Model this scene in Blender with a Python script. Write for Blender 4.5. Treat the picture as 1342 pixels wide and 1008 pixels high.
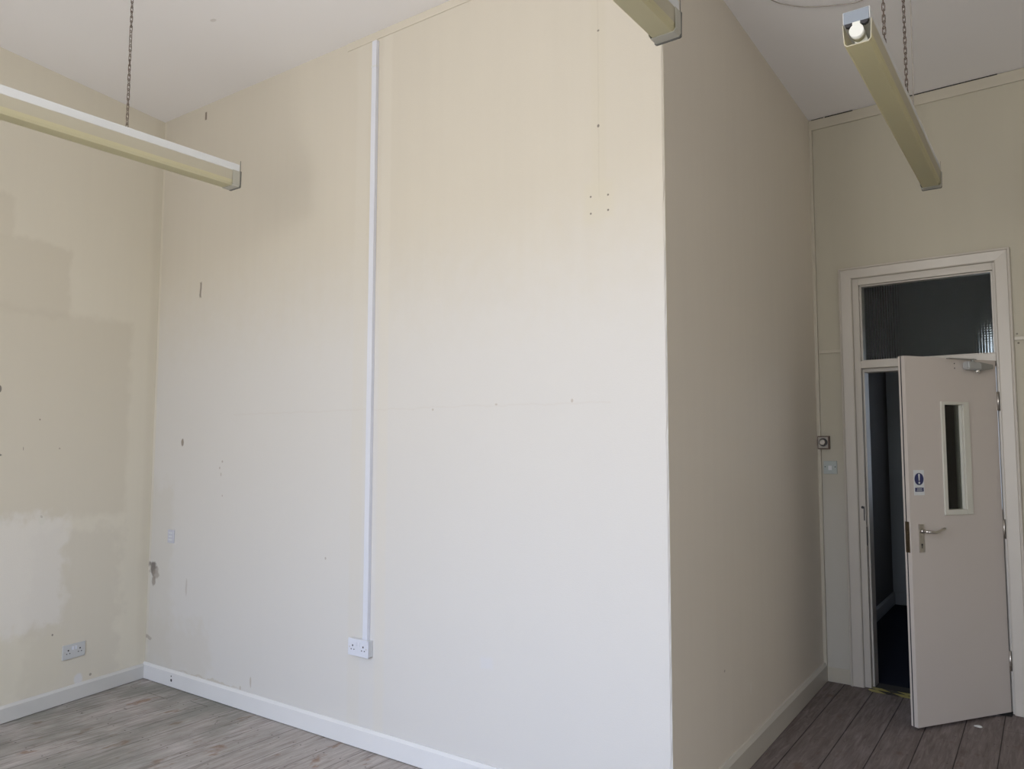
import bpy, bmesh, math, random
from mathutils import Vector, Matrix
random.seed(7)
S = bpy.context.scene
for o in list(bpy.data.objects): bpy.data.objects.remove(o)
COL = S.collection
PI = math.pi

# ------------------------------------------------------------------ camera
FPX, YAW, PITCH, ROLL, CAMH = 1010.0, 0.615358, 0.077416, 0.0017846, 1.55
cam_d = bpy.data.cameras.new('camera'); cam = bpy.data.objects.new('camera', cam_d); COL.objects.link(cam)
cam_d.sensor_fit = 'HORIZONTAL'; cam_d.sensor_width = 36; cam_d.lens = 36*FPX/1342; cam_d.clip_start = .05
fw = Vector((-math.sin(YAW)*math.cos(PITCH), math.cos(YAW)*math.cos(PITCH), math.sin(PITCH)))
r0 = Vector((math.cos(YAW), math.sin(YAW), 0)); u0 = r0.cross(fw)
rr = r0*math.cos(ROLL)+u0*math.sin(ROLL); uu = rr.cross(fw)
cam.matrix_world = Matrix(((rr.x, uu.x, -fw.x, 0), (rr.y, uu.y, -fw.y, 0), (rr.z, uu.z, -fw.z, CAMH), (0, 0, 0, 1)))
S.camera = cam
S.view_settings.view_transform = 'Standard'; S.view_settings.look = 'None'
S.view_settings.gamma = 1; S.view_settings.use_curve_mapping = False
S.view_settings.exposure = 1.35

# ------------------------------------------------------------------ daylight: an overcast sky, warm ground below the horizon
W = bpy.data.worlds.new('overcast_sky'); S.world = W; W.use_nodes = True
wn = W.node_tree; wn.nodes.clear()
tc = wn.nodes.new('ShaderNodeTexCoord'); sx = wn.nodes.new('ShaderNodeSeparateXYZ'); rp = wn.nodes.new('ShaderNodeValToRGB')
mr = wn.nodes.new('ShaderNodeMapRange'); mr.inputs['From Min'].default_value = -1; mr.inputs['From Max'].default_value = 1
bg = wn.nodes.new('ShaderNodeBackground'); wo = wn.nodes.new('ShaderNodeOutputWorld')
wn.links.new(tc.outputs['Generated'], sx.inputs[0]); wn.links.new(sx.outputs['Z'], mr.inputs['Value'])
wn.links.new(mr.outputs[0], rp.inputs[0]); wn.links.new(rp.outputs[0], bg.inputs[0]); wn.links.new(bg.outputs[0], wo.inputs[0])
cr = rp.color_ramp
cr.elements[0].position = 0.30; cr.elements[0].color = (1.10, 1.06, 1.02, 1)
cr.elements[1].position = 0.70; cr.elements[1].color = (1.0, 1.18, 1.56, 1)
for p_, c_ in ((.49, (.96, .94, .91, 1)), (.53, (1.02, 1.03, 1.05, 1)), (.60, (1.05, 1.14, 1.34, 1))):
    e = cr.elements.new(p_); e.color = c_
bg.inputs[1].default_value = 4.15

# ------------------------------------------------------------------ room plan (metres)
H = 3.80
LB = Vector((-5.03, 2.886)); PC = Vector((-1.276, 2.886)); RC = Vector((-1.324, 5.455))
AL, AD = -0.1865, -0.04846
LDIR = Vector((math.sin(AL), math.cos(AL)))          # along the left wall, towards the back corner
DDIR = Vector((math.cos(AD), math.sin(AD)))          # along the door wall, to the right
SDIR = (RC-PC).normalized()
REAR = -1.7
LF = LB-LDIR*((LB.y-REAR)/LDIR.y)                    # left wall meets the rear wall
XR = 1.9
RR = RC+DDIR*((XR-RC.x)/DDIR.x)

WINS = [(-2.7, -1.5, .8, 3.25), (-1.05, .25, .8, 3.25)]   # x0, x1, z0, z1 in the rear wall
def portal(name, loc, rot, w, h):
    l = bpy.data.lights.new(name, 'AREA'); l.shape = 'RECTANGLE'; l.size = w; l.size_y = h
    l.cycles.is_portal = True
    o = bpy.data.objects.new(name, l); o.location = loc; o.rotation_euler = rot; COL.objects.link(o)
    return o
for x0, x1, z0, z1 in WINS:
    portal('window_daylight', ((x0+x1)/2, REAR-.02, (z0+z1)/2), (PI/2, 0, 0), x1-x0, z1-z0)
portal('corridor_daylight', (0, 8.45+.15, 1.8), (-PI/2, 0, 0), .9, 1.6)

# ------------------------------------------------------------------ node helpers
class NT:
    def __init__(s, name):
        s.m = bpy.data.materials.new(name); s.m.use_nodes = True; s.t = s.m.node_tree
        s.t.nodes.clear(); s.out = s.n('ShaderNodeOutputMaterial')
        s._co = None
    def n(s, ty, **kw):
        x = s.t.nodes.new(ty)
        for k, v in kw.items(): setattr(x, k, v)
        return x
    def l(s, a, b): s.t.links.new(a, b)
    def setin(s, node, i, v):
        if v is None: return
        if hasattr(v, 'is_output') or isinstance(v, bpy.types.NodeSocket): s.l(v, node.inputs[i])
        else: node.inputs[i].default_value = v
    def math(s, op, a, b=None, c=None, clamp=False):
        x = s.n('ShaderNodeMath', operation=op, use_clamp=clamp)
        s.setin(x, 0, a); s.setin(x, 1, b); s.setin(x, 2, c)
        return x.outputs[0]
    def co(s):
        if s._co is None:
            t = s.n('ShaderNodeTexCoord'); s._co = t.outputs['Object']
        return s._co
    def xyz(s, v):
        x = s.n('ShaderNodeSeparateXYZ'); s.l(v, x.inputs[0]); return x.outputs
    def comb(s, x, y, z):
        c = s.n('ShaderNodeCombineXYZ'); s.setin(c, 0, x); s.setin(c, 1, y); s.setin(c, 2, z); return c.outputs[0]
    def scale(s, v, sc):
        x = s.n('ShaderNodeVectorMath', operation='MULTIPLY'); s.setin(x, 0, v); x.inputs[1].default_value = sc; return x.outputs[0]
    def noise(s, v, scale, detail=3, rough=.55, dist=0):
        x = s.n('ShaderNodeTexNoise'); s.l(v, x.inputs['Vector']); x.inputs['Scale'].default_value = scale
        x.inputs['Detail'].default_value = detail; x.inputs['Roughness'].default_value = rough; x.inputs['Distortion'].default_value = dist
        return x.outputs['Fac']
    def mp(s, v, a, b, c=0., d=1., smooth=False):
        x = s.n('ShaderNodeMapRange'); x.interpolation_type = 'SMOOTHSTEP' if smooth else 'LINEAR'
        s.setin(x, 0, v); s.setin(x, 1, a); s.setin(x, 2, b); s.setin(x, 3, c); s.setin(x, 4, d); return x.outputs[0]
    def mix(s, f, a, b, blend='MIX'):
        x = s.n('ShaderNodeMix', data_type='RGBA', blend_type=blend)
        s.setin(x, 0, f)
        for i, v in ((6, a), (7, b)):
            if isinstance(v, (tuple, list)): x.inputs[i].default_value = (*v[:3], 1)
            else: s.l(v, x.inputs[i])
        return x.outputs[2]
    def bsdf(s, color, rough=.6, metal=0, spec=.5, bump=None, bstr=.3, bdist=.002, **kw):
        b = s.n('ShaderNodeBsdfPrincipled')
        if isinstance(color, (tuple, list)): b.inputs['Base Color'].default_value = (*color[:3], 1)
        else: s.l(color, b.inputs['Base Color'])
        s.setin(b, 'Roughness', rough); b.inputs['Metallic'].default_value = metal; b.inputs['Specular IOR Level'].default_value = spec
        for k, v in kw.items(): b.inputs[k].default_value = v
        if bump is not None:
            bp = s.n('ShaderNodeBump'); bp.inputs['Strength'].default_value = bstr; bp.inputs['Distance'].default_value = bdist
            s.l(bump, bp.inputs['Height']); s.l(bp.outputs[0], b.inputs['Normal'])
        s.l(b.outputs[0], s.out.inputs[0])
        return b

def simple(name, col, rough=.5, metal=0, var=.04, nscale=30, spec=.5, bump=.1):
    t = NT(name); nz = t.noise(t.co(), nscale, 3)
    c = t.mix(nz, tuple(max(0, c*(1-var)) for c in col), tuple(min(1, c*(1+var)) for c in col))
    t.bsdf(c, rough, metal, spec, bump=nz, bstr=bump, bdist=.001)
    return t.m

# paint in linear values
CREAM = (.76, .715, .625)
def wall_mat(name, base=CREAM, marks=(), mottle=.03):
    """marks: (shape, cx, cz, hw, hh, soft, colour, strength, wobble)"""
    t = NT(name); co = t.co(); X = t.xyz(co)
    w1 = t.noise(co, 9, 3); w2 = t.noise(t.scale(co, (1.13, 1, .91)), 11, 3)
    big = t.noise(t.scale(co, (1, 1, .45)), .9, 3)
    c = t.mix(big, tuple(v*(1-mottle) for v in base), tuple(v*(1+mottle) for v in base))
    roll = t.noise(t.scale(co, (7, 7, .35)), 2.2, 2)                 # the vertical strokes of the paint roller
    c = t.mix(t.mp(roll, .3, .7, 0, .10), c, tuple(v*.84 for v in base))
    dX = t.math('SUBTRACT', w1, .5); dZ = t.math('SUBTRACT', w2, .5)
    for sh, cx, cz, hw, hh, soft, col, st, wob in marks:
        px = t.math('MULTIPLY_ADD', dX, wob, X[0]) if wob else X[0]
        pz = t.math('MULTIPLY_ADD', dZ, wob, X[2]) if wob else X[2]
        ax = t.math('ABSOLUTE', t.math('SUBTRACT', px, cx)); az = t.math('ABSOLUTE', t.math('SUBTRACT', pz, cz))
        if sh == 'box':
            d = t.math('MAXIMUM', t.math('SUBTRACT', ax, hw), t.math('SUBTRACT', az, hh))
            m = t.mp(d, -soft, soft, st, 0, True)
        else:
            q = t.math('ADD', t.math('POWER', t.math('DIVIDE', ax, hw), 2.), t.math('POWER', t.math('DIVIDE', az, hh), 2.))
            m = t.mp(q, max(0, 1-soft), 1+soft, st, 0, True)
        c = t.mix(m, c, col)
    fine = t.noise(co, 160, 3, .6); med = t.noise(t.scale(co, (1, 1, .6)), 22, 3)
    h = t.math('MULTIPLY_ADD', med, .7, fine)
    t.bsdf(c, .62, 0, .35, bump=h, bstr=.22, bdist=.0025)
    return t.m

DARK = (.10, .085, .07); PALE = (.80, .79, .75); TAN = (.50, .44, .33)
# ------------------------------------------------------------------ mesh helpers
def link(name, bm, mat, parent=None, smooth=False):
    me = bpy.data.meshes.new(name); bmesh.ops.recalc_face_normals(bm, faces=bm.faces); bm.to_mesh(me); bm.free()
    for m_ in (mat if isinstance(mat, (list, tuple)) else [mat]): me.materials.append(m_)
    if smooth:
        for p in me.polygons: p.use_smooth = True
    o = bpy.data.objects.new(name, me); COL.objects.link(o)
    if parent: o.parent = parent
    return o
def bx(bm, x0, x1, y0, y1, z0, z1, bev=0, mi=0):
    r = bmesh.ops.create_cube(bm, size=1); vs = r['verts']
    for v in vs: v.co = Vector(((x0+x1)/2+v.co.x*(x1-x0), (y0+y1)/2+v.co.y*(y1-y0), (z0+z1)/2+v.co.z*(z1-z0)))
    fs = list({f for v in vs for f in v.link_faces})
    for f in fs: f.material_index = mi
    if bev:
        es = list({e for v in vs for e in v.link_edges})
        q = bmesh.ops.bevel(bm, geom=es, offset=bev, segments=2, affect='EDGES', profile=.6)
        for f in q['faces']: f.material_index = mi
def cyl(bm, p, q, r, seg=20, r2=None, mi=0, smooth=True):
    p = Vector(p); q = Vector(q); d = q-p
    m = Matrix.Translation((p+q)/2) @ d.to_track_quat('Z', 'Y').to_matrix().to_4x4()
    g = bmesh.ops.create_cone(bm, cap_ends=True, segments=seg, radius1=r, radius2=r if r2 is None else r2, depth=d.length, matrix=m)
    for f in {f for v in g['verts'] for f in v.link_faces}:
        f.material_index = mi; f.smooth = smooth and len(f.verts) == 4
def prism(bm, pts, axis, a0, a1, mi=0):
    """extrude a polygon; axis 'x': pts are (y,z); 'y': (x,z); 'z': (x,y)"""
    def mk(p, a):
        return {'x': (a, p[0], p[1]), 'y': (p[0], a, p[1]), 'z': (p[0], p[1], a)}[axis]
    A = [bm.verts.new(mk(p, a0)) for p in pts]; B = [bm.verts.new(mk(p, a1)) for p in pts]
    fs = [bm.faces.new(A[::-1]), bm.faces.new(B)]
    n = len(pts)
    for i in range(n): fs.append(bm.faces.new((A[i], A[(i+1) % n], B[(i+1) % n], B[i])))
    for f in fs: f.material_index = mi
def tube(bm, pts, r, seg=8, closed=False, mi=0):
    P = [Vector(p) for p in pts]; n = len(P); rings = []
    T = []
    for i in range(n):
        a = P[(i-1) % n] if (closed or i) else P[0]; b = P[(i+1) % n] if (closed or i < n-1) else P[-1]
        T.append((b-a).normalized())
    up = Vector((0, 0, 1)) if abs(T[0].z) < .9 else Vector((1, 0, 0))
    N = (up-T[0]*up.dot(T[0])).normalized()
    for i in range(n):
        N = (N-T[i]*N.dot(T[i])).normalized(); B = T[i].cross(N)
        rings.append([bm.verts.new(P[i]+(N*math.cos(2*PI*k/seg)+B*math.sin(2*PI*k/seg))*r) for k in range(seg)])
    for i in range(n if closed else n-1):
        a = rings[i]; b = rings[(i+1) % n]
        for k in range(seg):
            f = bm.faces.new((a[k], a[(k+1) % seg], b[(k+1) % seg], b[k])); f.smooth = True; f.material_index = mi
    if not closed:
        for ring in (rings[0][::-1], rings[-1]):
            f = bm.faces.new(ring); f.material_index = mi
def tag(o, label, cat, group=None, kind=None):
    o['label'] = label; o['category'] = cat
    if group: o['group'] = group
    if kind: o['kind'] = kind
    return o
def place(o, org, ang, z=0, off=0):
    """a wall's own frame: x along it, -y into the room, z up"""
    d = Vector((math.cos(ang), math.sin(ang)))
    p = Vector(org[:2])+Vector((-d.y, d.x))*off
    o.location = (p.x, p.y, z); o.rotation_euler = (0, 0, ang)
    return o
A_BACK = 0.0; A_DOOR = AD; A_SIDE = math.atan2(SDIR.y, SDIR.x); A_LEFT = math.atan2(LDIR.y, LDIR.x)
LLEN = (LB-LF).length; SLEN = (RC-PC).length; BLEN = (PC-LB).length; DLEN = (RR-RC).length

# ------------------------------------------------------------------ materials
M_back = wall_mat('cream_wall_paint_back', base=(.60, .56, .48), marks=[
    ('box', 1.0, 1.0, 8, 1.35, .45, (.63, .62, .605), .85, .3),        # whiter lower wall, with cool low sky light put into its colour
    ('box', .012, 2., .014, 1.9, .006, (.66, .62, .52), .6, 0),
    ('box', .12, .66, .16, .62, .05, (.56, .53, .46), .35, .25),
    ('box', .35, .25, .35, .16, .06, (.56, .52, .44), .3, .35),
    ('box', 1.98, 1.9, .045, 1.9, .012, (.63, .60, .53), .35, .02),     # bare strips beside the conduit
    ('box', 2.165, 1.9, .035, 1.9, .012, (.65, .615, .54), .4, .02),
    ('box', 3.45, 3.2, .035, .6, .012, (.58, .54, .44), .35, .03),
    ('box', 3.45, 3.2, .003, .58, .002, (.50, .46, .38), .3, .015),
    ('box', 3.45, 2.6, .075, .09, .02, (.60, .56, .45), .4, .03),
    ('ell', 3.452, 3.37, 0.0060, 0.0048, .3, DARK, .7, 0), ('ell', 3.449, 2.938, 0.0060, 0.0072, .3, DARK, .75, 0),
    ('ell', 3.409, 2.628, 0.0048, 0.0048, .3, DARK, .75, 0), ('ell', 3.494, 2.622, 0.0048, 0.0048, .3, DARK, .75, 0),
    ('ell', 3.409, 2.553, 0.0048, 0.0048, .3, DARK, .75, 0), ('ell', 3.494, 2.555, 0.0048, 0.0048, .3, DARK, .8, 0),
    ('box', .492, 3.725, .010, .026, .004, (.16, .12, .09), .85, .01),
    ('box', .498, 2.552, .009, .05, .006, (.17, .14, .11), .8, .04),
    ('ell', .349, 1.553, .014, .024, .4, (.20, .16, .12), .8, .04),
    ('ell', .05, .715, .05, .045, .5, (.13, .11, .095), .85, .14), ('ell', .085, .685, .04, .035, .5, (.30, .26, .22), .7, .12),
    ('ell', .07, .64, 0.0300, 0.0300, .5, (.26, .23, .20), .8, .1),
    ('ell', .45, .64, 0.0120, 0.0500, .5, (.42, .38, .34), .5, .04),
    ('ell', .02, .27, 0.0600, 0.0120, .5, (.30, .25, .2), .6, .08),
    ('ell', .79, 1.44, 0.0072, 0.0072, .4, (.30, .25, .2), .6, 0), ('ell', .765, 1.40, 0.0060, 0.0072, .4, (.30, .25, .2), .6, 0),
    ('ell', .78, 1.36, 0.0048, 0.0120, .4, (.35, .3, .25), .6, 0), ('ell', .80, 1.23, 0.0054, 0.0060, .4, (.35, .3, .25), .6, 0),
    ('ell', 2.51, 1.72, 0.0060, 0.0060, .4, (.42, .36, .3), .6, 0), ('ell', 2.9, 1.735, 0.0072, 0.0048, .4, (.42, .36, .3), .6, 0),
    ('ell', 3.31, 1.74, 0.0060, 0.0084, .4, (.42, .36, .3), .6, 0),
    ('box', 2.2, 1.73, 1.3, .004, .003, (.55, .5, .45), .18, .03),
    ('ell', 1.75, .93, 0.0060, 0.0072, .4, (.3, .26, .22), .6, 0),
    ('box', 2.85, .55, .035, .025, .01, (.60, .62, .70), .25, .03),
    ('ell', 1.13, .165, 0.0080, 0.0300, .5, (.40, .34, .26), .6, .03), ('ell', 1.03, .115, 0.0060, 0.0120, .5, (.40, .34, .26), .6, .03),
    ('ell', .7, .108, 0.3000, 0.0080, .5, (.50, .44, .34), .5, .06),
])
s_ = lambda d: LLEN-d                                                   # distance from the back corner on the left wall
M_left = wall_mat('cream_wall_paint_left', base=(.72, .68, .575), marks=[
    ('box', s_(.98), 1.72, .78, .62, .03, (.62, .575, .475), .6, .10),   # an old unpainted patch with stepped edges
    ('box', s_(1.15), 2.52, .50, .22, .02, (.62, .575, .475), .6, .10),
    ('box', s_(1.35), 2.85, .34, .12, .02, (.62, .575, .475), .5, .10),
    ('box', s_(.52), .50, .30, .52, .05, (.58, .54, .46), .4, .3),
    ('box', s_(1.15), .28, .55, .16, .05, (.66, .62, .50), .35, .25),
    ('box', s_(.95), .80, .35, .32, .04, (.78, .755, .71), .6, .25),
    ('box', s_(.02), 2., .05, 2, .03, (.60, .56, .46), .3, .05),
    ('ell', s_(1.04), 1.855, .010, .02, .4, DARK, .8, 0),
    ('ell', s_(1.03), 1.485, 0.0200, 0.0080, .4, DARK, .7, 0),
    ('ell', s_(.80), 1.69, 0.0048, 0.0048, .4, (.2, .16, .12), .8, 0), ('ell', s_(.89), 1.52, 0.0024, 0.0108, .4, (.25, .2, .16), .7, 0),
    ('ell', s_(.67), 1.52, 0.0054, 0.0054, .4, (.3, .25, .2), .6, 0),
    ('ell', s_(.76), 1.10, 0.0200, 0.0300, .4, (.72, .70, .62), .9, .03), ('ell', s_(.76), 1.12, 0.0072, 0.0072, .4, (.4, .35, .28), .5, .03),
    ('ell', s_(.66), .42, 0.0054, 0.0066, .4, DARK, .7, 0), ('ell', s_(.40), .125, 0.0084, 0.0084, .4, DARK, .6, 0),
    ('ell', s_(.48), .12, 0.0300, 0.0350, .5, (.68, .69, .72), .7, .05),
])
M_side = wall_mat('cream_wall_paint_side', base=(.76, .705, .61), marks=[
    ('box', .008, 2., .008, 2., .004, (.78, .74, .6), .7, .004),
    ('ell', .62, .52, 0.0084, 0.0060, .4, (.3, .24, .2), .6, 0),
    ('ell', .22, .13, 0.0300, 0.0500, .5, (.25, .17, .14), .8, .10),
    ('ell', 1.0, .35, 0.0120, 0.0300, .5, (.8, .76, .7), .5, .03),
])
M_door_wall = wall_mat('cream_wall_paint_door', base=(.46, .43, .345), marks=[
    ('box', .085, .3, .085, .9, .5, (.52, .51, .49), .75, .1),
    ('ell', 1.155, 2.205, 0.0048, 0.0048, .4, DARK, .8, 0), ('ell', 1.16, 2.15, 0.0060, 0.0060, .4, DARK, .8, 0),
])
M_plain = wall_mat('cream_wall_paint_plain')
def ceiling_mat():
    t = NT('ceiling_white_paint'); co = t.co()
    big = t.noise(co, .7, 3); c = t.mix(big, (.86, .84, .845), (.90, .895, .90))
    X = t.xyz(co)
    fine = t.noise(co, 120, 3)
    q = t.math('ADD', t.math('POWER', t.math('DIVIDE', t.math('SUBTRACT', X[0], -3.58), .02), 2.), t.math('POWER', t.math('DIVIDE', t.math('SUBTRACT', X[1], 2.3), .012), 2.))
    c = t.mix(t.mp(q, .6, 1.4, .35, 0), c, (.45, .4, .35))
    t.bsdf(c, .7, 0, .25, bump=fine, bstr=.15, bdist=.002); return t.m
M_ceil = ceiling_mat()
def gloss_paint(name, col, stain=.25):
    t = NT(name); co = t.co(); a = t.noise(co, 3, 4); b = t.noise(co, 45, 3)
    c = t.mix(t.mp(a, .45, .75, 0, stain), col, tuple(v*.86 for v in col))
    t.bsdf(c, .38, 0, .5, bump=b, bstr=.08, bdist=.002); return t.m
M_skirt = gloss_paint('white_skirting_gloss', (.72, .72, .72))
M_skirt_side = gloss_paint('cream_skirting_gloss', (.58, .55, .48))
M_trim = gloss_paint('cream_trim_gloss', (.51, .475, .42))
M_strip = gloss_paint('cream_strip_paint', (.60, .56, .475))
M_leaf = gloss_paint('cream_door_paint', (.55, .50, .455), .12)
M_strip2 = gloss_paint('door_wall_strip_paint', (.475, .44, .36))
M_skirt_left = gloss_paint('off_white_skirting_gloss', (.60, .595, .57))
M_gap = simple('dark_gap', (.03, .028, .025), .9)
M_white_pl = simple('white_plastic', (.66, .68, .745), .35, var=.02)
M_white_pl2 = simple('aged_white_plastic', (.64, .66, .68), .4, var=.03)
M_slot = simple('dark_slot', (.03, .03, .035), .6)
M_metal = simple('satin_steel', (.55, .52, .48), .35, 1)
M_brass = simple('aged_brass', (.16, .13, .09), .4, 1, var=.2)
M_rust = simple('rusty_brown_metal', (.13, .09, .075), .7, .3, var=.25)
M_chain = simple('dark_chain_metal', (.16, .12, .10), .5, .6, var=.2)
M_chan = gloss_paint('white_enamel_channel', (.68, .70, .71))
M_cap = simple('grey_end_cap_plastic', (.11, .11, .10), .5)
M_sleeve = simple('grey_translucent_sleeve', (.43, .42, .36), .5)
M_blue = simple('blue_grey_plastic', (.26, .30, .36), .5)
M_tube = simple('white_fluorescent_tube', (.82, .84, .80), .3, var=.01)
M_carpet = NT('navy_carpet')
_n = M_carpet.noise(M_carpet.co(), 300, 2); M_carpet.bsdf(M_carpet.mix(_n, (.008, .010, .018), (.018, .021, .036)), .95, 0, .1, bump=_n); M_carpet = M_carpet.m
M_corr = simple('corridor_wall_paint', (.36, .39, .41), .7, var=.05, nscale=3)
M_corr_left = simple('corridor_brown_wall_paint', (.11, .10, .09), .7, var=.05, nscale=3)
M_closer = simple('closer_grey_metal', (.30, .30, .28), .45, .4)
M_sign_white = simple('sign_white', (.62, .64, .64), .4)
M_sign_blue = simple('sign_blue', (.018, .022, .10), .4)
def diffuser_mat(name, ca, cb_, trans):
    t = NT(name); co = t.co(); X = t.xyz(co)
    big = t.noise(t.scale(co, (1, .5, 1)), 3, 3)
    c = t.mix(big, ca, cb_)
    pr = t.math('ADD', t.math('SINE', t.math('MULTIPLY', X[1], 900)), t.math('SINE', t.math('MULTIPLY', X[0], 900)))
    bp = t.n('ShaderNodeBump'); bp.inputs['Strength'].default_value = .12; bp.inputs['Distance'].default_value = .001; t.l(pr, bp.inputs['Height'])
    d = t.n('ShaderNodeBsdfDiffuse'); t.l(c, d.inputs[0]); t.l(bp.outputs[0], d.inputs['Normal'])
    tr = t.n('ShaderNodeBsdfTranslucent'); t.l(c, tr.inputs[0])
    g = t.n('ShaderNodeBsdfGlossy'); g.inputs['Roughness'].default_value = .3; t.l(bp.outputs[0], g.inputs['Normal'])
    m1 = t.n('ShaderNodeMixShader'); m1.inputs[0].default_value = trans; t.l(d.outputs[0], m1.inputs[1]); t.l(tr.outputs[0], m1.inputs[2])
    m2 = t.n('ShaderNodeMixShader'); m2.inputs[0].default_value = .06; t.l(m1.outputs[0], m2.inputs[1]); t.l(g.outputs[0], m2.inputs[2])
    t.l(m2.outputs[0], t.out.inputs[0]); return t.m
M_diff = [diffuser_mat('prismatic_acrylic_side', (.70, .665, .56), (.76, .72, .58), .45), diffuser_mat('yellowed_prismatic_acrylic', (.80, .76, .57), (.86, .82, .58), .55)]
def clear_glass():
    t = NT('clear_glass')
    tr = t.n('ShaderNodeBsdfTransparent'); tr.inputs[0].default_value = (.86, .92, .90, 1)
    g = t.n('ShaderNodeBsdfGlossy'); g.inputs['Roughness'].default_value = .03
    fr = t.n('ShaderNodeFresnel'); fr.inputs[0].default_value = 1.45
    m = t.n('ShaderNodeMixShader'); t.l(fr.outputs[0], m.inputs[0]); t.l(tr.outputs[0], m.inputs[1]); t.l(g.outputs[0], m.inputs[2])
    t.l(m.outputs[0], t.out.inputs[0]); return t.m
M_glass = clear_glass()
def reeded_glass():
    t = NT('squared_obscure_glass'); X = t.xyz(t.co())
    h = t.math('ADD', t.math('SINE', t.math('MULTIPLY', X[0], 2*PI/.015)), t.math('SINE', t.math('MULTIPLY', X[2], 2*PI/.015)))
    bp = t.n('ShaderNodeBump'); bp.inputs['Strength'].default_value = 1; bp.inputs['Distance'].default_value = .0009; t.l(h, bp.inputs['Height'])
    b = t.n('ShaderNodeBsdfPrincipled'); b.inputs['Base Color'].default_value = (.86, .90, .86, 1); b.inputs['Roughness'].default_value = .08
    b.inputs['Transmission Weight'].default_value = 1; b.inputs['IOR'].default_value = 1.3; t.l(bp.outputs[0], b.inputs['Normal'])
    t.l(b.outputs[0], t.out.inputs[0]); return t.m
M_reeded = reeded_glass()
def floor_mat():
    t = NT('old_pine_floorboards'); co = t.co(); X = t.xyz(co)
    PW = .1765
    u = t.math('MULTIPLY_ADD', X[1], .009, X[0])
    q = t.math('DIVIDE', t.math('ADD', u, 20*PW+.972), PW)              # board number + position across it
    bid = t.math('FLOOR', q); fr = t.math('SUBTRACT', q, bid)
    wn_ = t.n('ShaderNodeTexWhiteNoise', noise_dimensions='1D'); t.l(bid, wn_.inputs['W']); rnd = wn_.outputs['Value']
    v = t.math('MULTIPLY_ADD', rnd, 7.3, X[1])
    gv = t.comb(t.math('MULTIPLY', X[0], 1.), t.math('MULTIPLY', v, .09), rnd)
    grain = t.noise(gv, 55, 5, .65, .6)
    streak = t.noise(t.comb(X[0], t.math('MULTIPLY', v, .18), rnd), 14, 4, .6, .3)
    c = t.mix(t.mp(grain, .3, .7), (.17, .14, .12), (.58, .53, .50))
    c = t.mix(t.mp(streak, .35, .7, 0, .6), c, (.52, .49, .47))
    c = t.mix(t.mp(rnd, 0, 1, 0, .35), c, (.36, .32, .29))
    sp = t.noise(co, 26, 5, .7); sp2 = t.noise(co, 5, 3)
    c = t.mix(t.math('MULTIPLY', t.mp(sp, .60, .66), t.mp(sp2, .45, .6, 0, .65)), c, (.54, .53, .50))   # paint specks
    st = t.noise(t.scale(co, (1, .55, 1)), 8, 4, .6)
    c = t.mix(t.mp(st, .60, .68, 0, .7), c, (.24, .13, .07))          # rusty stains
    gn = t.noise(t.scale(co, (1, .7, 1)), 3.2, 4)
    nearleft = t.mp(X[0], -4.1, -3.0, 1, 0)
    c = t.mix(t.math('MULTIPLY', t.mp(gn, .38, .6, 0, .6), nearleft), c, (.15, .165, .135))
    mk = t.noise(t.scale(co, (1, .8, 1)), 17, 5, .7, 1.5)
    c = t.mix(t.mp(mk, .62, .70, 0, .6), c, (.12, .10, .085))
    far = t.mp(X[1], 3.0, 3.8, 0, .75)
    c = t.mix(t.math('MULTIPLY', far, t.mp(grain, .3, .7, 1.1, .93)), c, (.105, .075, .068))                                # darker, redder boards towards the recess
    e = t.math('ABSOLUTE', t.math('SUBTRACT', fr, .5))
    wig = t.noise(co, 14, 2)
    ed = t.math('MULTIPLY_ADD', wig, .012, e)
    gap = t.math('MULTIPLY', t.mp(ed, .486, .498, 0, 1, True), t.mp(X[0], -2.2, -1.4, .55, 1))
    c = t.mix(gap, c, (.025, .02, .016))
    # board ends
    vv = t.math('DIVIDE', t.math('MULTIPLY_ADD', rnd, 4.1, X[1]), 3.4); vf = t.math('ABSOLUTE', t.math('SUBTRACT', t.math('FRACT', vv), .5))
    endg = t.mp(vf, .4988, .4997, 0, .55)
    c = t.mix(endg, c, (.03, .025, .02))
    # nail heads, two to a board at every joist
    jy = t.math('MULTIPLY', t.math('SUBTRACT', t.math('FRACT', t.math('DIVIDE', X[1], .42)), .5), .42)
    nx = t.math('MULTIPLY', t.math('SUBTRACT', e, .34), PW)
    dn = t.math('SQRT', t.math('ADD', t.math('MULTIPLY', jy, jy), t.math('MULTIPLY', nx, nx)))
    c = t.mix(t.mp(dn, .003, .0055, .85, 0), c, (.05, .04, .035))
    hh = t.math('SUBTRACT', t.math('MULTIPLY', grain, .35), t.math('ADD', gap, endg))
    t.bsdf(c, t.mp(grain, 0, 1, .75, .5), 0, .3, bump=hh, bstr=.6, bdist=.003)
    return t.m
M_floor = floor_mat()
def tape_mat():
    t = NT('black_and_yellow_hazard_tape'); X = t.xyz(t.co())
    row = t.math('GREATER_THAN', X[1], 0)
    q = t.math('DIVIDE', t.math('ADD', t.math('MULTIPLY', X[0], 1), t.math('MULTIPLY_ADD', X[1], 1.3, t.math('MULTIPLY', row, .085))), .17)
    f = t.math('GREATER_THAN', t.math('FRACT', t.math('ADD', q, 10)), .5)
    sc = t.noise(t.co(), 40, 3)
    c = t.mix(f, (.012, .011, .011), (.50, .44, .14)); c = t.mix(t.mp(sc, .5, .7, 0, .5), c, (.12, .10, .08))
    t.bsdf(c, .45); return t.m
M_tape = tape_mat()

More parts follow.
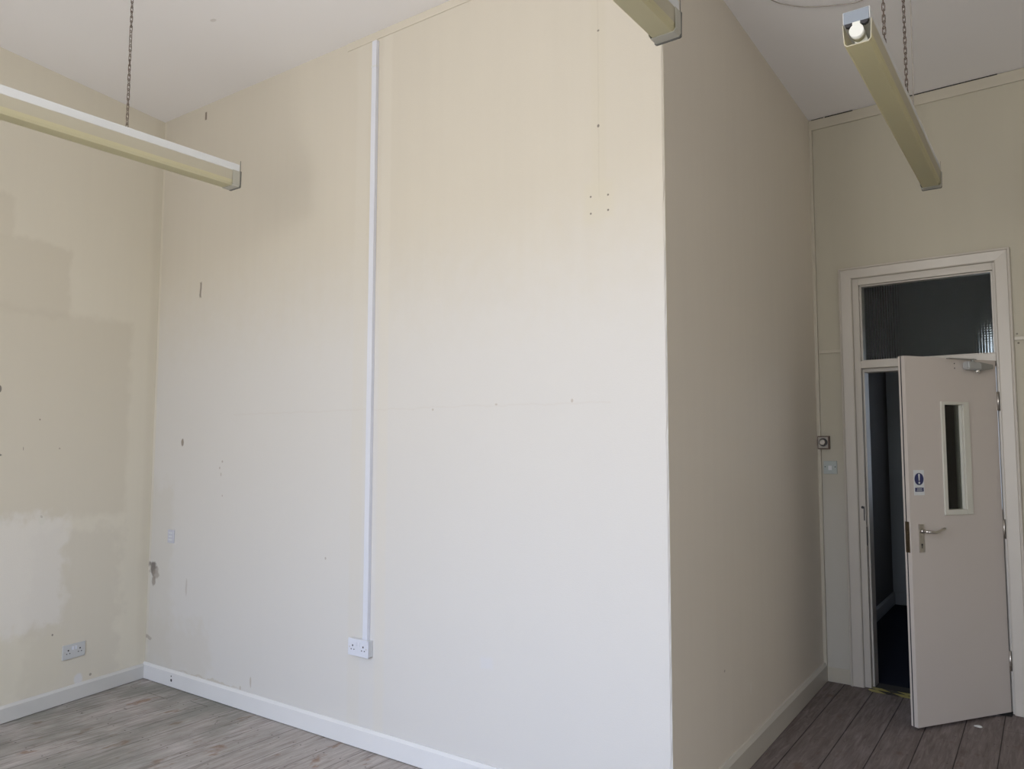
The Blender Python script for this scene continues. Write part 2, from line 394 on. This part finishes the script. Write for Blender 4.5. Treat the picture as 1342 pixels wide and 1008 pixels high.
# ------------------------------------------------------------------ shell
T = .25
def struct(o, label=None, cat=None):
    o['kind'] = 'structure'
    if label: o['label'] = label; o['category'] = cat
    return o
bm = bmesh.new(); bx(bm, -6.2, 3.6, REAR-.6, 5.48, -.12, 0)
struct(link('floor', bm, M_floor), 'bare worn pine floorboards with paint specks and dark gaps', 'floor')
bm = bmesh.new(); bx(bm, -6.2, 4.0, REAR-.6, 8.9, H, H+.15)
struct(link('ceiling', bm, M_ceil), 'flat pinkish white painted plaster ceiling', 'ceiling')

def wall(name, L, ends, mat, org, ang, label, jag=None, z1=H):
    """solid wall in its own frame; ends = how far the outer face runs past each end (mitre)"""
    bm = bmesh.new(); nz = 60 if jag else 1
    rows = []
    rnd_ = random.Random(3)
    for k in range(nz+1):
        z = -.12+(z1+.27)*k/nz
        j = rnd_.uniform(-.0022, .0022) if jag else 0
        pts = [(0, 0), (L, 0), (L+ends[1], T), (-ends[0], T)]
        if jag == 'R': pts = [(0, 0), (L-.007+j, 0), (L, .007+j*.6), (L+ends[1], T), (-ends[0], T)]
        if jag == 'L': pts = [(0+.007, 0), (L, 0), (L+ends[1], T), (-ends[0], T), (-.0002, -.0002)] if False else [(.008, 0), (L, 0), (L+ends[1], T), (-ends[0], T)]
        rows.append([bm.verts.new((x, y, z)) for x, y in pts])
    m_ = len(rows[0])
    for k in range(nz):
        for i in range(m_):
            bm.faces.new((rows[k][i], rows[k][(i+1) % m_], rows[k+1][(i+1) % m_], rows[k+1][i]))
    bm.faces.new(rows[0][::-1]); bm.faces.new(rows[-1])
    o = link(name, bm, mat); place(o, org, ang); struct(o, label, 'wall'); return o
wall('wall_back', BLEN, (.0, -T*1.0), M_back, LB, A_BACK, 'broad cream wall with surface conduit, ending at the outer corner', jag='R')
wall('wall_left', LLEN, (0, .25), M_left, LF, A_LEFT, 'patchy cream wall at the left edge with stained old paint')
wall('wall_recess', SLEN, (-T*1.0, .0), M_side, PC, A_SIDE, 'shaded cream wall running back from the outer corner to the door wall', jag='L')
# door wall with the opening cut out of it (boxes of one mesh around the hole)
O0, O1, OZ = .246, 1.057, 2.651
bm = bmesh.new(); bx(bm, -.3, O0, 0, .16, -.12, H+.1); bx(bm, O1, DLEN+2.2, 0, .16, -.12, H+.1); bx(bm, O0, O1, 0, .16, OZ, H+.1)
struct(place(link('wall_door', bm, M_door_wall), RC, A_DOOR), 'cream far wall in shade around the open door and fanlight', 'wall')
bm = bmesh.new(); bx(bm, XR, XR+T, REAR-.3, 5.6, -.12, H+.1)
struct(link('wall_right', bm, M_plain), 'plain cream wall on the unseen right side', 'wall')
bm = bmesh.new()
xs = -6.2
for x0, x1, z0, z1 in WINS:
    bx(bm, xs, x0, REAR-T, REAR, -.12, H+.1); bx(bm, x0, x1, REAR-T, REAR, -.12, z0); bx(bm, x0, x1, REAR-T, REAR, z1, H+.1); xs = x1
bx(bm, xs, XR+.3, REAR-T, REAR, -.12, H+.1)
struct(link('wall_rear', bm, M_plain), 'cream wall behind the camera with two tall windows', 'wall')
for i, (x0, x1, z0, z1) in enumerate(WINS):
    bm = bmesh.new(); y0, y1 = REAR-.14, REAR-.09
    for a, b, c, d in ((x0, x0+.06, z0, z1), (x1-.06, x1, z0, z1), (x0, x1, z0, z0+.08), (x0, x1, z1-.06, z1), (x0, x1, (z0+z1)/2-.025, (z0+z1)/2+.025), ((x0+x1)/2-.012, (x0+x1)/2+.012, z0, z1)):
        bx(bm, a, b, y0, y1, c, d)
    struct(link('window_%d' % (i+3), bm, M_trim), 'tall sash window behind the camera, %s one' % ('left' if i == 0 else 'right'), 'window')

# skirting boards: a plain board with a sloped top edge
def skirting(name, L, h, mat, org, ang, x0=0, label='', th=.018, slope=.014, zb=.004):
    bm = bmesh.new()
    prism(bm, [(0, zb), (-th, zb), (-th, h-slope), (-th*.45, h), (0, h)], 'x', x0, L)
    o = place(link(name, bm, mat), org, ang); struct(o, label, 'skirting board'); return o
sk = skirting('baseboard_back', BLEN, .105, M_skirt, LB, A_BACK, x0=.0, label='white skirting board along the broad cream wall')
skirting('baseboard_left', LLEN, .096, M_skirt_left, LF, A_LEFT, label='white skirting board below the patchy left wall')
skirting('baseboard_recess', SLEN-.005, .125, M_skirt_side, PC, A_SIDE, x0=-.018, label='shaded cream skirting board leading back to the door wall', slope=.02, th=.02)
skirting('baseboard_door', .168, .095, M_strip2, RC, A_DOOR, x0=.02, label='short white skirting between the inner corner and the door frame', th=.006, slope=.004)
# knot holes in the back skirting
bm = bmesh.new(); cyl(bm, (.345, -.0185, .045), (.345, -.0165, .045), .009, 14); cyl(bm, (.343, -.0185, .070), (.343, -.0165, .070), .005, 12)
o = link('bolt_hole', bm, M_slot, sk)

# cover strips under the ceiling
bm = bmesh.new(); bx(bm, 1.85, BLEN+.0, -.004, 0, H-.045, H, .0015)
struct(place(link('trim_1', bm, M_strip), LB, A_BACK), 'narrow cream cover strip under the ceiling on the broad wall', 'trim')
bm = bmesh.new(); bx(bm, .0, DLEN, -.012, 0, H-.075, H-.004, .002)
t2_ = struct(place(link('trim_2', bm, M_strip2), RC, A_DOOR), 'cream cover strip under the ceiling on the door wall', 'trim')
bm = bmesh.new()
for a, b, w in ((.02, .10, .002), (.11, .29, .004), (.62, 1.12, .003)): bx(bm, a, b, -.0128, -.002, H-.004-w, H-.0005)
link('crack_shadow', bm, M_gap, t2_)  # dark boxes stand in for the shadow gap along the crack
bm = bmesh.new(); bx(bm, .0, .022, -.022, 0, 0, H-.075, .003)
struct(place(link('trim_3', bm, M_strip2), RC, A_DOOR), 'thin vertical cream strip in the inner corner', 'trim')
bm = bmesh.new(); bx(bm, .024, .166, -.012, 0, 2.165, 2.19, .004)
struct(place(link('trim_4', bm, M_strip2), RC, A_DOOR), 'short cream rail left of the door frame', 'trim')
bm = bmesh.new(); bx(bm, 1.14, DLEN, -.012, 0, 2.165, 2.19, .004)
struct(place(link('trim_5', bm, M_strip2), RC, A_DOOR), 'cream rail right of the door frame', 'trim')

# ------------------------------------------------------------------ door frame: architrave, lining, transom
bm = bmesh.new()
def arch_profile(a, b):                                                # a outer, b inner: raised outer bead
    return [(a, 0), (a, -.026), (a+(b-a)*.14, -.030), (a+(b-a)*.20, -.022), (b-(b-a)*.08, -.018), (b, -.014), (b, 0)]
AO0, AO1, AZ = .168, 1.138, 2.724
P0 = arch_profile(AO0, O0); P1 = arch_profile(AO1, O1); PT = arch_profile(AZ, OZ)
n_ = len(P0)
secs = []
secs.append([(p[0], p[1], 0.003) for p in P0])
secs.append([(P0[i][0], P0[i][1], PT[i][0]) for i in range(n_)])
secs.append([(P1[i][0], P1[i][1], PT[i][0]) for i in range(n_)])
secs.append([(p[0], p[1], 0.003) for p in P1])
vr = [[bm.verts.new(p) for p in s] for s in secs]
for a, b in zip(vr, vr[1:]):
    for i in range(n_): bm.faces.new((a[i], a[(i+1) % n_], b[(i+1) % n_], b[i]))
bm.faces.new(vr[0]); bm.faces.new(vr[-1])
arch = struct(place(link('trim_6', bm, M_trim), RC, A_DOOR), 'cream moulded architrave around the door and fanlight', 'door frame')
LZ = 2.606; F0, F1 = .285, 1.045
bm = bmesh.new()
bx(bm, O0, F0, .006, .15, .003, OZ, .002); bx(bm, F1, O1, .006, .15, .003, OZ, .002); bx(bm, F0, F1, .006, .15, LZ, OZ, .002)
bx(bm, F0, F1, .004, .15, 2.052, 2.100, .003)                          # transom
bx(bm, F0, F0+.010, .05, .15, .003, 2.05); bx(bm, F0, F1, .055, .15, 2.030, 2.052)   # door stops
bx(bm, F1-.010, F1, .055, .15, .003, 2.05)
struct(link('door_lining', bm, M_trim, arch), None)
bm = bmesh.new(); bx(bm, F0-.0005, F0+.003, .008, .020, .90, 1.02); cyl(bm, (F0-.018, .004, 1.145), (F0-.018, .008, 1.145), .009, 12); bx(bm, F0-.012, F0-.006, .003, .008, 1.06, 1.15)
link('strike_plate', bm, M_slot, arch)
# fanlight
bm = bmesh.new()
for a, b, c, d in ((F0, F0+.010, 2.100, LZ), (F1-.014, F1, 2.100, LZ), (F0, F1, 2.100, 2.108), (F0, F1, LZ-.008, LZ)): bx(bm, a, b, .035, .055, c, d)
w1_ = struct(place(link('window_1', bm, M_trim), RC, A_DOOR), 'fanlight over the open door with dark squared obscure glass', 'window')
bm = bmesh.new(); bx(bm, F0+.004, F1-.004, .056, .062, 2.104, LZ-.004); link('glass_pane', bm, M_reeded, w1_)
bm = bmesh.new(); bx(bm, F0, F1, -.05, .16, -.1, .0015)
# threshold
struct(place(link('door_sill', bm, M_gap), RC, A_DOOR), 'dark threshold under the open door', 'threshold')
bm = bmesh.new(); bx(bm, -.385, .25, -.05, .05, 0, .0012)
tp = place(link('hazard_tape', bm, M_tape), RC+DDIR*.66, A_DOOR, z=.0022, off=-.012)
tag(tp, 'worn black and yellow striped hazard tape across the door threshold', 'tape')

# ------------------------------------------------------------------ door leaf
HP = RC+DDIR*1.040+Vector((DDIR.y, -DDIR.x))*.006
FP = Vector((-.686, 4.800))
ldir = (HP-FP).normalized(); LW = .722
ORG = HP-ldir*LW; A_LEAF = math.atan2(ldir.y, ldir.x); TH = .044
GX0, GX1, GZ0, GZ1 = .280, .430, 1.180, 1.785
bm = bmesh.new()
bx(bm, 0, GX0, 0, TH, .017, 2.052); bx(bm, GX1, LW, 0, TH, .017, 2.052); bx(bm, GX0, GX1, 0, TH, .017, GZ0); bx(bm, GX0, GX1, 0, TH, GZ1, 2.052)
leaf = place(link('door_1', bm, M_leaf), ORG, A_LEAF)
struct(leaf, 'cream flush fire door standing half open with vision panel and lever handle', 'door')
bm = bmesh.new(); bx(bm, -.0012, .001, .024, .030, .017, 2.05); link('intumescent_strip', bm, M_slot, leaf)
bm = bmesh.new()
for y0, y1 in ((-.009, 0), (TH, TH+.009)):
    w = .026
    bx(bm, GX0-w+.004, GX0+.004, y0, y1, GZ0-w, GZ1+.014, .002); bx(bm, GX1+.001, GX1+.048, y0, y1, GZ0-w, GZ1+.014, .002)
    bx(bm, GX0, GX1, y0, y1, GZ0-w, GZ0+.004, .002); bx(bm, GX0, GX1+.002, y0, y1, GZ1-.002, GZ1+.014, .002)
for a, b, c, d in ((GX0, GX0+.004, GZ0, GZ1), (GX1-.004, GX1, GZ0, GZ1), (GX0, GX1, GZ0, GZ0+.004), (GX0, GX1, GZ1-.004, GZ1)): bx(bm, a, b, 0, TH, c, d)
vf = link('vision_panel_frame', bm, gloss_paint('vision_beading_paint', (.58, .57, .50)), leaf)
bm = bmesh.new(); bx(bm, GX0+.002, GX1-.002, TH/2-.003, TH/2+.003, GZ0+.002, GZ1-.002); link('glass_pane', bm, M_glass, vf)
# lever handle
bm = bmesh.new(); bx(bm, .055, .094, -.005, 0, .955, 1.110, .0018)
hp = link('handle_plate', bm, M_metal, leaf); hp['label'] = 'brushed steel backplate with keyhole'
bm = bmesh.new()
cyl(bm, (.074, -.004, 1.072), (.074, -.020, 1.072), .012, 18); cyl(bm, (.074, -.018, 1.072), (.074, -.052, 1.072), .009, 16)
tube(bm, [(.074, -.050, 1.072), (.095, -.054, 1.070), (.125, -.054, 1.067), (.150, -.052, 1.071), (.178, -.050, 1.080), (.200, -.049, 1.086)], .0078, 10)
link('lever', bm, M_metal, hp, True)
bm = bmesh.new(); cyl(bm, (.074, -.0045, .998), (.074, -.0062, .998), .0055, 14); bx(bm, .0718, .0762, -.0062, -.0045, .978, .998); link('keyhole', bm, M_slot, hp)
bm = bmesh.new(); bx(bm, -.0025, 0, .009, .035, .955, 1.125); bx(bm, -.010, -.002, .015, .028, 1.055, 1.075, .001); bx(bm, -.004, -.002, .014, .030, .985, 1.02)
link('latch_plate', bm, M_brass, leaf)
# hinges
for z in (1.81, 1.06, .305):
    bm = bmesh.new()
    cyl(bm, (LW+.004, -.004, z-.056), (LW+.004, -.004, z+.056), .0068, 14)
    bx(bm, LW-.003, LW, -.001, .03, z-.05, z+.05)
    for k in (-.022, .0, .022): cyl(bm, (LW+.004, -.004, z+k-.001), (LW+.004, -.004, z+k+.001), .0075, 14)
    link('hinge', bm, M_metal, leaf)
# overhead closer
bm = bmesh.new()
prism(bm, [(.445, 1.988), (.445, 2.036), (.552, 2.030), (.552, 1.985)], 'y', -.046, -.001)
bmesh.ops.bevel(bm, geom=list(bm.edges), offset=.007, segments=3, affect='EDGES')
cb = link('door_closer', bm, simple('closer_pale_metal', (.42, .43, .43), .4, .4), leaf); cb['label'] = 'grey overhead closer body'
bm = bmesh.new(); prism(bm, [(.540, 1.979), (.540, 2.034), (.655, 2.022), (.655, 1.998)], 'y', -.040, -.001); bmesh.ops.bevel(bm, geom=list(bm.edges), offset=.004, segments=2, affect='EDGES')
link('closer_cover', bm, M_closer, cb)
bm = bmesh.new(); cyl(bm, (.53, -.03, 1.990), (.53, -.03, 1.968), .013, 18, .011); link('pivot_cap', bm, simple('closer_cap_metal', (.75, .74, .70), .25, .8), cb)
bm = bmesh.new(); bx(bm, .30, .52, -.036, -.018, 2.044, 2.050, .001); cyl(bm, (.50, -.027, 2.030), (.50, -.027, 2.052), .010, 14); link('closer_arm', bm, M_closer, cb)
bm = bmesh.new(); 
for z in (1.995, 2.022): cyl(bm, (.385, -.0008, z), (.385, .001, z), .004, 10)
link('screw_hole', bm, M_slot, leaf)
# mandatory sign
bm = bmesh.new(); bx(bm, .036, .112, -.0012, 0, 1.270, 1.410); sg = link('door_sign', bm, M_sign_white, leaf); sg['label'] = 'small white sticker with blue disc and white exclamation mark'
bm = bmesh.new(); cyl(bm, (.074, -.0012, 1.360), (.074, -.0018, 1.360), .034, 40); bx(bm, .042, .106, -.0018, -.0012, 1.290, 1.312); link('blue_disc', bm, M_sign_blue, sg)
bm = bmesh.new()
pr_ = [(.0675, 1.384), (.069, 1.388), (.074, 1.390), (.079, 1.388), (.0805, 1.384), (.0768, 1.350), (.0712, 1.350)]
prism(bm, pr_, 'y', -.0024, -.0018); cyl(bm, (.074, -.0018, 1.339), (.074, -.0024, 1.339), .006, 18)
bx(bm, .056, .092, -.0022, -.0018, 1.3035, 1.3065); bx(bm, .052, .096, -.0022, -.0018, 1.2955, 1.2985)
link('exclamation_mark', bm, M_sign_white, sg)

# ------------------------------------------------------------------ corridor beyond the door
CY = 8.45; CL = -1.385
bm = bmesh.new(); bx(bm, CL-.3, 4, 5.48+.0, CY+.3, -.12, -.004); struct(link('floor_corridor', bm, M_carpet), 'near black navy carpet in the dim corridor', 'floor')
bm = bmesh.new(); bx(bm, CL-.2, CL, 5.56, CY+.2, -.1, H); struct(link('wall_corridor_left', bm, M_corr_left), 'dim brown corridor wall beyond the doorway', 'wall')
CX0, CX1, CZ1 = -.54, .5, 2.66
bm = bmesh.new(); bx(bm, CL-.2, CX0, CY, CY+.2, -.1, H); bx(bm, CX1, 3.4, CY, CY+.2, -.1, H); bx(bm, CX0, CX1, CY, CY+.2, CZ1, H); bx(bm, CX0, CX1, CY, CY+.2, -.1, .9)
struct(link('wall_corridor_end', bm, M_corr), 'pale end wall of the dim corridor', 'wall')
bm = bmesh.new(); bx(bm, 3.2, 3.4, 5.0, CY+.1, -.1, H); struct(link('wall_corridor_right', bm, M_corr), 'corridor wall out of sight on the right', 'wall')
bm = bmesh.new()
for a, b, c, d in ((CX0, CX0+.05, .9, CZ1), (CX1-.05, CX1, .9, CZ1), (CX0, CX1, .9, .96), (CX0, CX1, CZ1-.05, CZ1)): bx(bm, a, b, CY+.04, CY+.09, c, d)
w2_ = struct(link('window_2', bm, M_trim), 'window at the far end of the corridor behind the door', 'window')
tpn = NT('frosted_glass'); b_ = tpn.n('ShaderNodeBsdfTranslucent'); b_.inputs[0].default_value = (.30, .315, .33, 1)
tpn.l(b_.outputs[0], tpn.out.inputs[0])
bm = bmesh.new(); bx(bm, CX0+.04, CX1-.04, CY+.06, CY+.066, .95, CZ1-.04); link('glass_pane', bm, tpn.m, w2_)
bm = bmesh.new(); prism(bm, [(0, 0), (.018, 0), (.018, .10), (.006, .115), (0, .115)], 'y', 5.62, CY)
o = link('baseboard_corridor_left', bm, gloss_paint('corridor_skirting', (.30, .30, .30))); o.location = (CL, 0, 0); struct(o, 'dim skirting along the corridor wall', 'skirting board')
bm = bmesh.new(); bx(bm, CL+.018, CX0, CY-.016, CY, -.004, .115, .003); struct(link('baseboard_corridor_end', bm, M_corr), 'pale skirting at the end of the corridor', 'skirting board')

# ------------------------------------------------------------------ surface conduit and sockets
bm = bmesh.new(); bx(bm, 2.066, 2.100, -.022, 0, .545, 3.595, .0025)
cd = place(link('surface_conduit', bm, M_white_pl), LB, A_BACK); tag(cd, 'white plastic conduit running down the broad cream wall to a double socket', 'conduit')
bm = bmesh.new(); bx(bm, 2.066, 2.100, -.022, 0, 3.600, 3.742, .0025); link('upper_length', bm, M_white_pl, cd)
bm = bmesh.new(); bx(bm, 2.064, 2.102, -.0232, 0, 3.592, 3.602, .001); link('joint_cover', bm, M_white_pl2, cd)
def double_socket(name, depth, mp, label, switches=True):
    e = bpy.data.objects.new(name, None); COL.objects.link(e)
    tag(e, label, 'socket')
    if depth: 
        bm = bmesh.new(); bx(bm, -.071, .071, -depth, 0, -.041, .041, .003); link('back_box', bm, M_white_pl2, e)
    bm = bmesh.new(); bx(bm, -.073, .073, -depth-.009, -depth, -.043, .043, .003); fp = link('face_plate', bm, mp, e)
    y = -depth-.009
    for sx_ in (-.038, .038):
        bm = bmesh.new()
        bx(bm, sx_-.004, sx_+.004, y-.0006, y+.002, .004, .013); bx(bm, sx_-.0135, sx_-.0065, y-.0006, y+.002, -.013, -.008); bx(bm, sx_+.0065, sx_+.0135, y-.0006, y+.002, -.013, -.008)
        link('pin_holes', bm, M_slot, e)
    for sx_ in (-.010, .010):
        bm = bmesh.new(); bx(bm, sx_-.0065, sx_+.0065, y-.004, y+.001, .008, .028, .0015); link('rocker_switch', bm, M_white_pl, e)
    for sx_ in (-.060, .060):
        bm = bmesh.new(); cyl(bm, (sx_, y+.001, .0), (sx_, y-.0006, .0), .0035, 12); link('screw', bm, M_metal, e)
    return e
s1 = double_socket('double_socket', .030, M_white_pl, 'raised white double socket at the foot of the conduit')
place(s1, LB+Vector((2.052, 0)), A_BACK, z=.507)
s2 = double_socket('double_socket', .0, simple('dull_white_plastic', (.54, .55, .55), .4), 'flush white double socket low on the left wall')
q = LB-LDIR*.522; place(s2, q, A_LEFT, z=.298)
# blank plate by the left corner of the broad wall
bm = bmesh.new(); bx(bm, -.036, .036, -.007, 0, -.043, .043, .003)
bp_ = tag(place(link('blanking_plate', bm, simple('lilac_white_plastic', (.53, .54, .60), .45)), LB+Vector((.262, 0)), A_BACK, z=.945), 'small pale lilac wall plate near the left corner', 'wall plate')
bm = bmesh.new()
for z in (-.022, 0, .022): bx(bm, -.022, .018, -.008, -.007, z-.004, z+.004)
link('plate_ridges', bm, M_white_pl2, bp_)

# ------------------------------------------------------------------ thermostat-like dial and switch beside the door
e = tag(bpy.data.objects.new('rotary_dial_control', None), 'square brown rimmed wall box with round silver dial in the inner corner', 'wall control'); COL.objects.link(e)
place(e, RC+DDIR*.030, A_DOOR, z=1.565)
bm = bmesh.new(); bx(bm, -.026, .050, -.030, 0, -.044, .044, .003); link('back_box', bm, M_rust, e)
bm = bmesh.new(); bx(bm, -.020, .043, -.034, -.030, -.037, .037, .002); link('face_plate', bm, simple('grey_box_face', (.36, .33, .29), .5), e)
bm = bmesh.new(); cyl(bm, (.014, -.034, .002), (.014, -.038, .002), .027, 28); link('dial_rim', bm, M_slot, e)
bm = bmesh.new(); cyl(bm, (.011, -.038, .002), (.011, -.048, .002), .021, 28, .017); link('dial', bm, M_metal, e)
e = tag(bpy.data.objects.new('light_switch', None), 'square off-white switch plate left of the door frame', 'switch'); COL.objects.link(e)
place(e, RC+DDIR*.076, A_DOOR, z=1.400)
bm = bmesh.new(); bx(bm, -.043, .043, -.009, 0, -.043, .043, .003); link('face_plate', bm, simple('grey_green_plastic', (.40, .44, .43), .45), e)
bm = bmesh.new(); bx(bm, -.012, .012, -.013, -.009, -.018, .012, .002); link('rocker_switch', bm, M_white_pl2, e)
for sx_ in (-.032, .032):
    bm = bmesh.new(); cyl(bm, (sx_, -.008, .004), (sx_, -.0105, .004), .0035, 12); link('screw', bm, M_slot, e)

# ------------------------------------------------------------------ hanging fluorescent lights
LL, CW, DW = 1.72, .041, .0445
Z0 = 2.83
def chain_mesh(length, pitch=.0225):
    bm = bmesh.new(); n = int(length/pitch)
    for k in range(n):
        z = pitch*(k+.5); a = (k % 2)*PI/2+random.uniform(-.25, .25)+.5
        hl, hw_, pts = pitch*.5+.0015-.0, .0052, []
        for i in range(16):
            t_ = 2*PI*i/16; x = hw_*math.cos(t_); zz = (hl-.0052+.003)*(1 if math.sin(t_) > 0 else -1)+.0052*math.sin(t_) if abs(math.sin(t_)) > .05 else 0
            pts.append((x*math.cos(a), x*math.sin(a), z+zz))
        tube(bm, pts, .0016, 6, closed=True)
    # hook screwed to the ceiling
    zt = pitch*n
    tube(bm, [(.006, 0, zt-.004), (0, 0, zt-.008), (-.007, 0, zt), (-.005, 0, zt+.008), (0, 0, zt+.012), (0, 0, length+.002)], .0018, 6)
    return bm
CH = H-(Z0+.115)
def light_fixture(label, near_cap=True, chains=(.55, 1.160)):
    """own frame: y along the fitting from its near end, z up from the underside"""
    e = bpy.data.objects.new('fluorescent_light', None); COL.objects.link(e)
    tag(e, label, 'light')
    bm = bmesh.new(); bx(bm, -CW, CW, .0, LL, .072, .113, .003)
    link('channel', bm, M_chan, e)
    # trough diffuser, open at the top, 2 mm wall
    bm = bmesh.new()
    a, b = DW, DW-.004
    prof = [(-a, .074), (-b-.0015, .026), (-b-.0005, .010), (-b+.007, 0), (b-.007, 0), (b+.0005, .010), (b+.0015, .026), (a, .074), (a-.003, .074), (b-.0015, .026), (b-.0025, .011), (b-.009, .003), (-b+.009, .003), (-b+.0025, .011), (-b+.0015, .026), (-a+.003, .074)]
    prism(bm, prof, 'y', .004 if near_cap else .006, LL-.004)
    for f in bm.faces:
        if f.calc_center_median().z < .026: f.material_index = 1
    link('diffuser', bm, M_diff, e)
    bm = bmesh.new(); cyl(bm, (0, .03, .040), (0, LL-.03, .040), .019, 24); link('tube', bm, M_tube, e)
    for y0 in (.012, LL-.030):
        bm = bmesh.new(); bx(bm, -.013, .013, y0, y0+.018, .030, .072, .002); link('lamp_holder', bm, M_white_pl, e)
    ends = [(LL-.002, LL+.007)] + ([(-.004, .002)] if near_cap else [])
    for y0, y1 in ends:
        bm = bmesh.new(); prism(bm, [(-.047, .078), (-.045, -.001), (-.040, -.004), (.040, -.004), (.045, -.001), (.047, .078)], 'y', y0, y1)
        cap = link('end_cap', bm, M_cap, e)
        bm = bmesh.new(); yy = (y0-.040, y0) if y0 > 1 else (y1, y1+.040)
        prism(bm, [(-.0462, .076), (-.0462, .008), (-.040, -.002), (.040, -.002), (.0462, .008), (.0462, .076), (.0455, .076), (.0455, .009), (.039, -.001), (-.039, -.001), (-.0455, .009), (-.0455, .076)], 'y', *yy)
        link('end_sleeve', bm, M_sleeve, cap)
        bm = bmesh.new(); bx(bm, CW+.001, CW+.0025, (y0+y1)/2-.0015, (y0+y1)/2+.0015, .075, .132); link('clip', bm, M_cap, cap)
    if not near_cap:
        bm = bmesh.new(); bx(bm, -CW+.003, CW-.003, -.004, .0, .070, .110, .002)
        for s in (-1, 1): prism(bm, [(s*.036, .071), (s*.033, .062), (s*.024, .058), (s*.013, .062), (s*.012, .071)], 'y', -.003, .012, 1)
        link('end_plate', bm, [M_blue, M_slot], e)
        bm = bmesh.new(); cyl(bm, (0, -.008, .040), (0, .030, .040), .0215, 32); bx(bm, -.012, .012, -.006, .012, .050, .070, .002); link('tube_end_holder', bm, M_tube, e)
    for y0 in chains:
        o = link('chain', chain_mesh(CH), M_chain, e); o.location = (.018, y0, .113)
    return e
GL = 'hanging fluorescent lights'
RZ = .0125
def put(e, x, y):
    e.location = (x, y, Z0); e.rotation_euler = (0, 0, RZ); e['group'] = GL
# far ends measured at y = 2.29, 2.22 and 4.30
f1 = light_fixture('long fluorescent fitting hung by one visible chain over the left corner'); put(f1, -3.345, .5655); f1.rotation_euler.z = -.0104
f2 = light_fixture('fluorescent fitting whose end pokes in at the top in front of the outer corner'); put(f2, -.9915, .487); f2.rotation_euler.z = -.02
f3 = light_fixture('open-ended fluorescent fitting hung on two chains in the recess by the door', near_cap=False, chains=(.394, .882)); put(f3, -.4695, 2.571); f3.rotation_euler.z = -.0044
# flex down the far chain and round on the ceiling
bm = bmesh.new()
top = CH+.113-.004
pts = [(.036, .905, .113), (.040, .905, .3), (.042, .90, .6), (.038, .905, top-.03), (.02, .95, top-.006)]
ring = [(-.05, 1.30), (-.14, 1.43), (-.241, 1.493), (-.313, 1.491), (-.48, 1.408), (-.57, 1.32), (-.617, 1.245), (-.67, 1.08)]
pts += [(x, y, top-.002) for x, y in ring]
def smooth_pts(P, n=5):
    out = []
    for i in range(len(P)-1):
        p0, p1, p2, p3 = (Vector(P[max(0, i-1)]), Vector(P[i]), Vector(P[i+1]), Vector(P[min(len(P)-1, i+2)]))
        for k in range(n):
            t = k/n; out.append(.5*((2*p1)+(p2-p0)*t+(2*p0-5*p1+4*p2-p3)*t*t+(3*p1-p0-3*p2+p3)*t**3))
    out.append(Vector(P[-1])); return out
tube(bm, smooth_pts(pts), .0026, 8)
link('flex', bm, simple('cream_flex', (.36, .33, .30), .5), f3)

# ------------------------------------------------------------------ a crumb of plaster on the boards by the door
bm = bmesh.new(); bmesh.ops.create_icosphere(bm, subdivisions=2, radius=.014)
for v in bm.verts: v.co = Vector((v.co.x*1.5*(1+random.uniform(-.2, .2)), v.co.y*(1+random.uniform(-.2, .2)), max(-.004, v.co.z*.5)))
o = link('plaster_crumb', bm, simple('plaster', (.6, .6, .57), .9)); o.location = (-.425, 5.06, .0045); tag(o, 'small white crumb of plaster on the boards below the open door', 'debris')
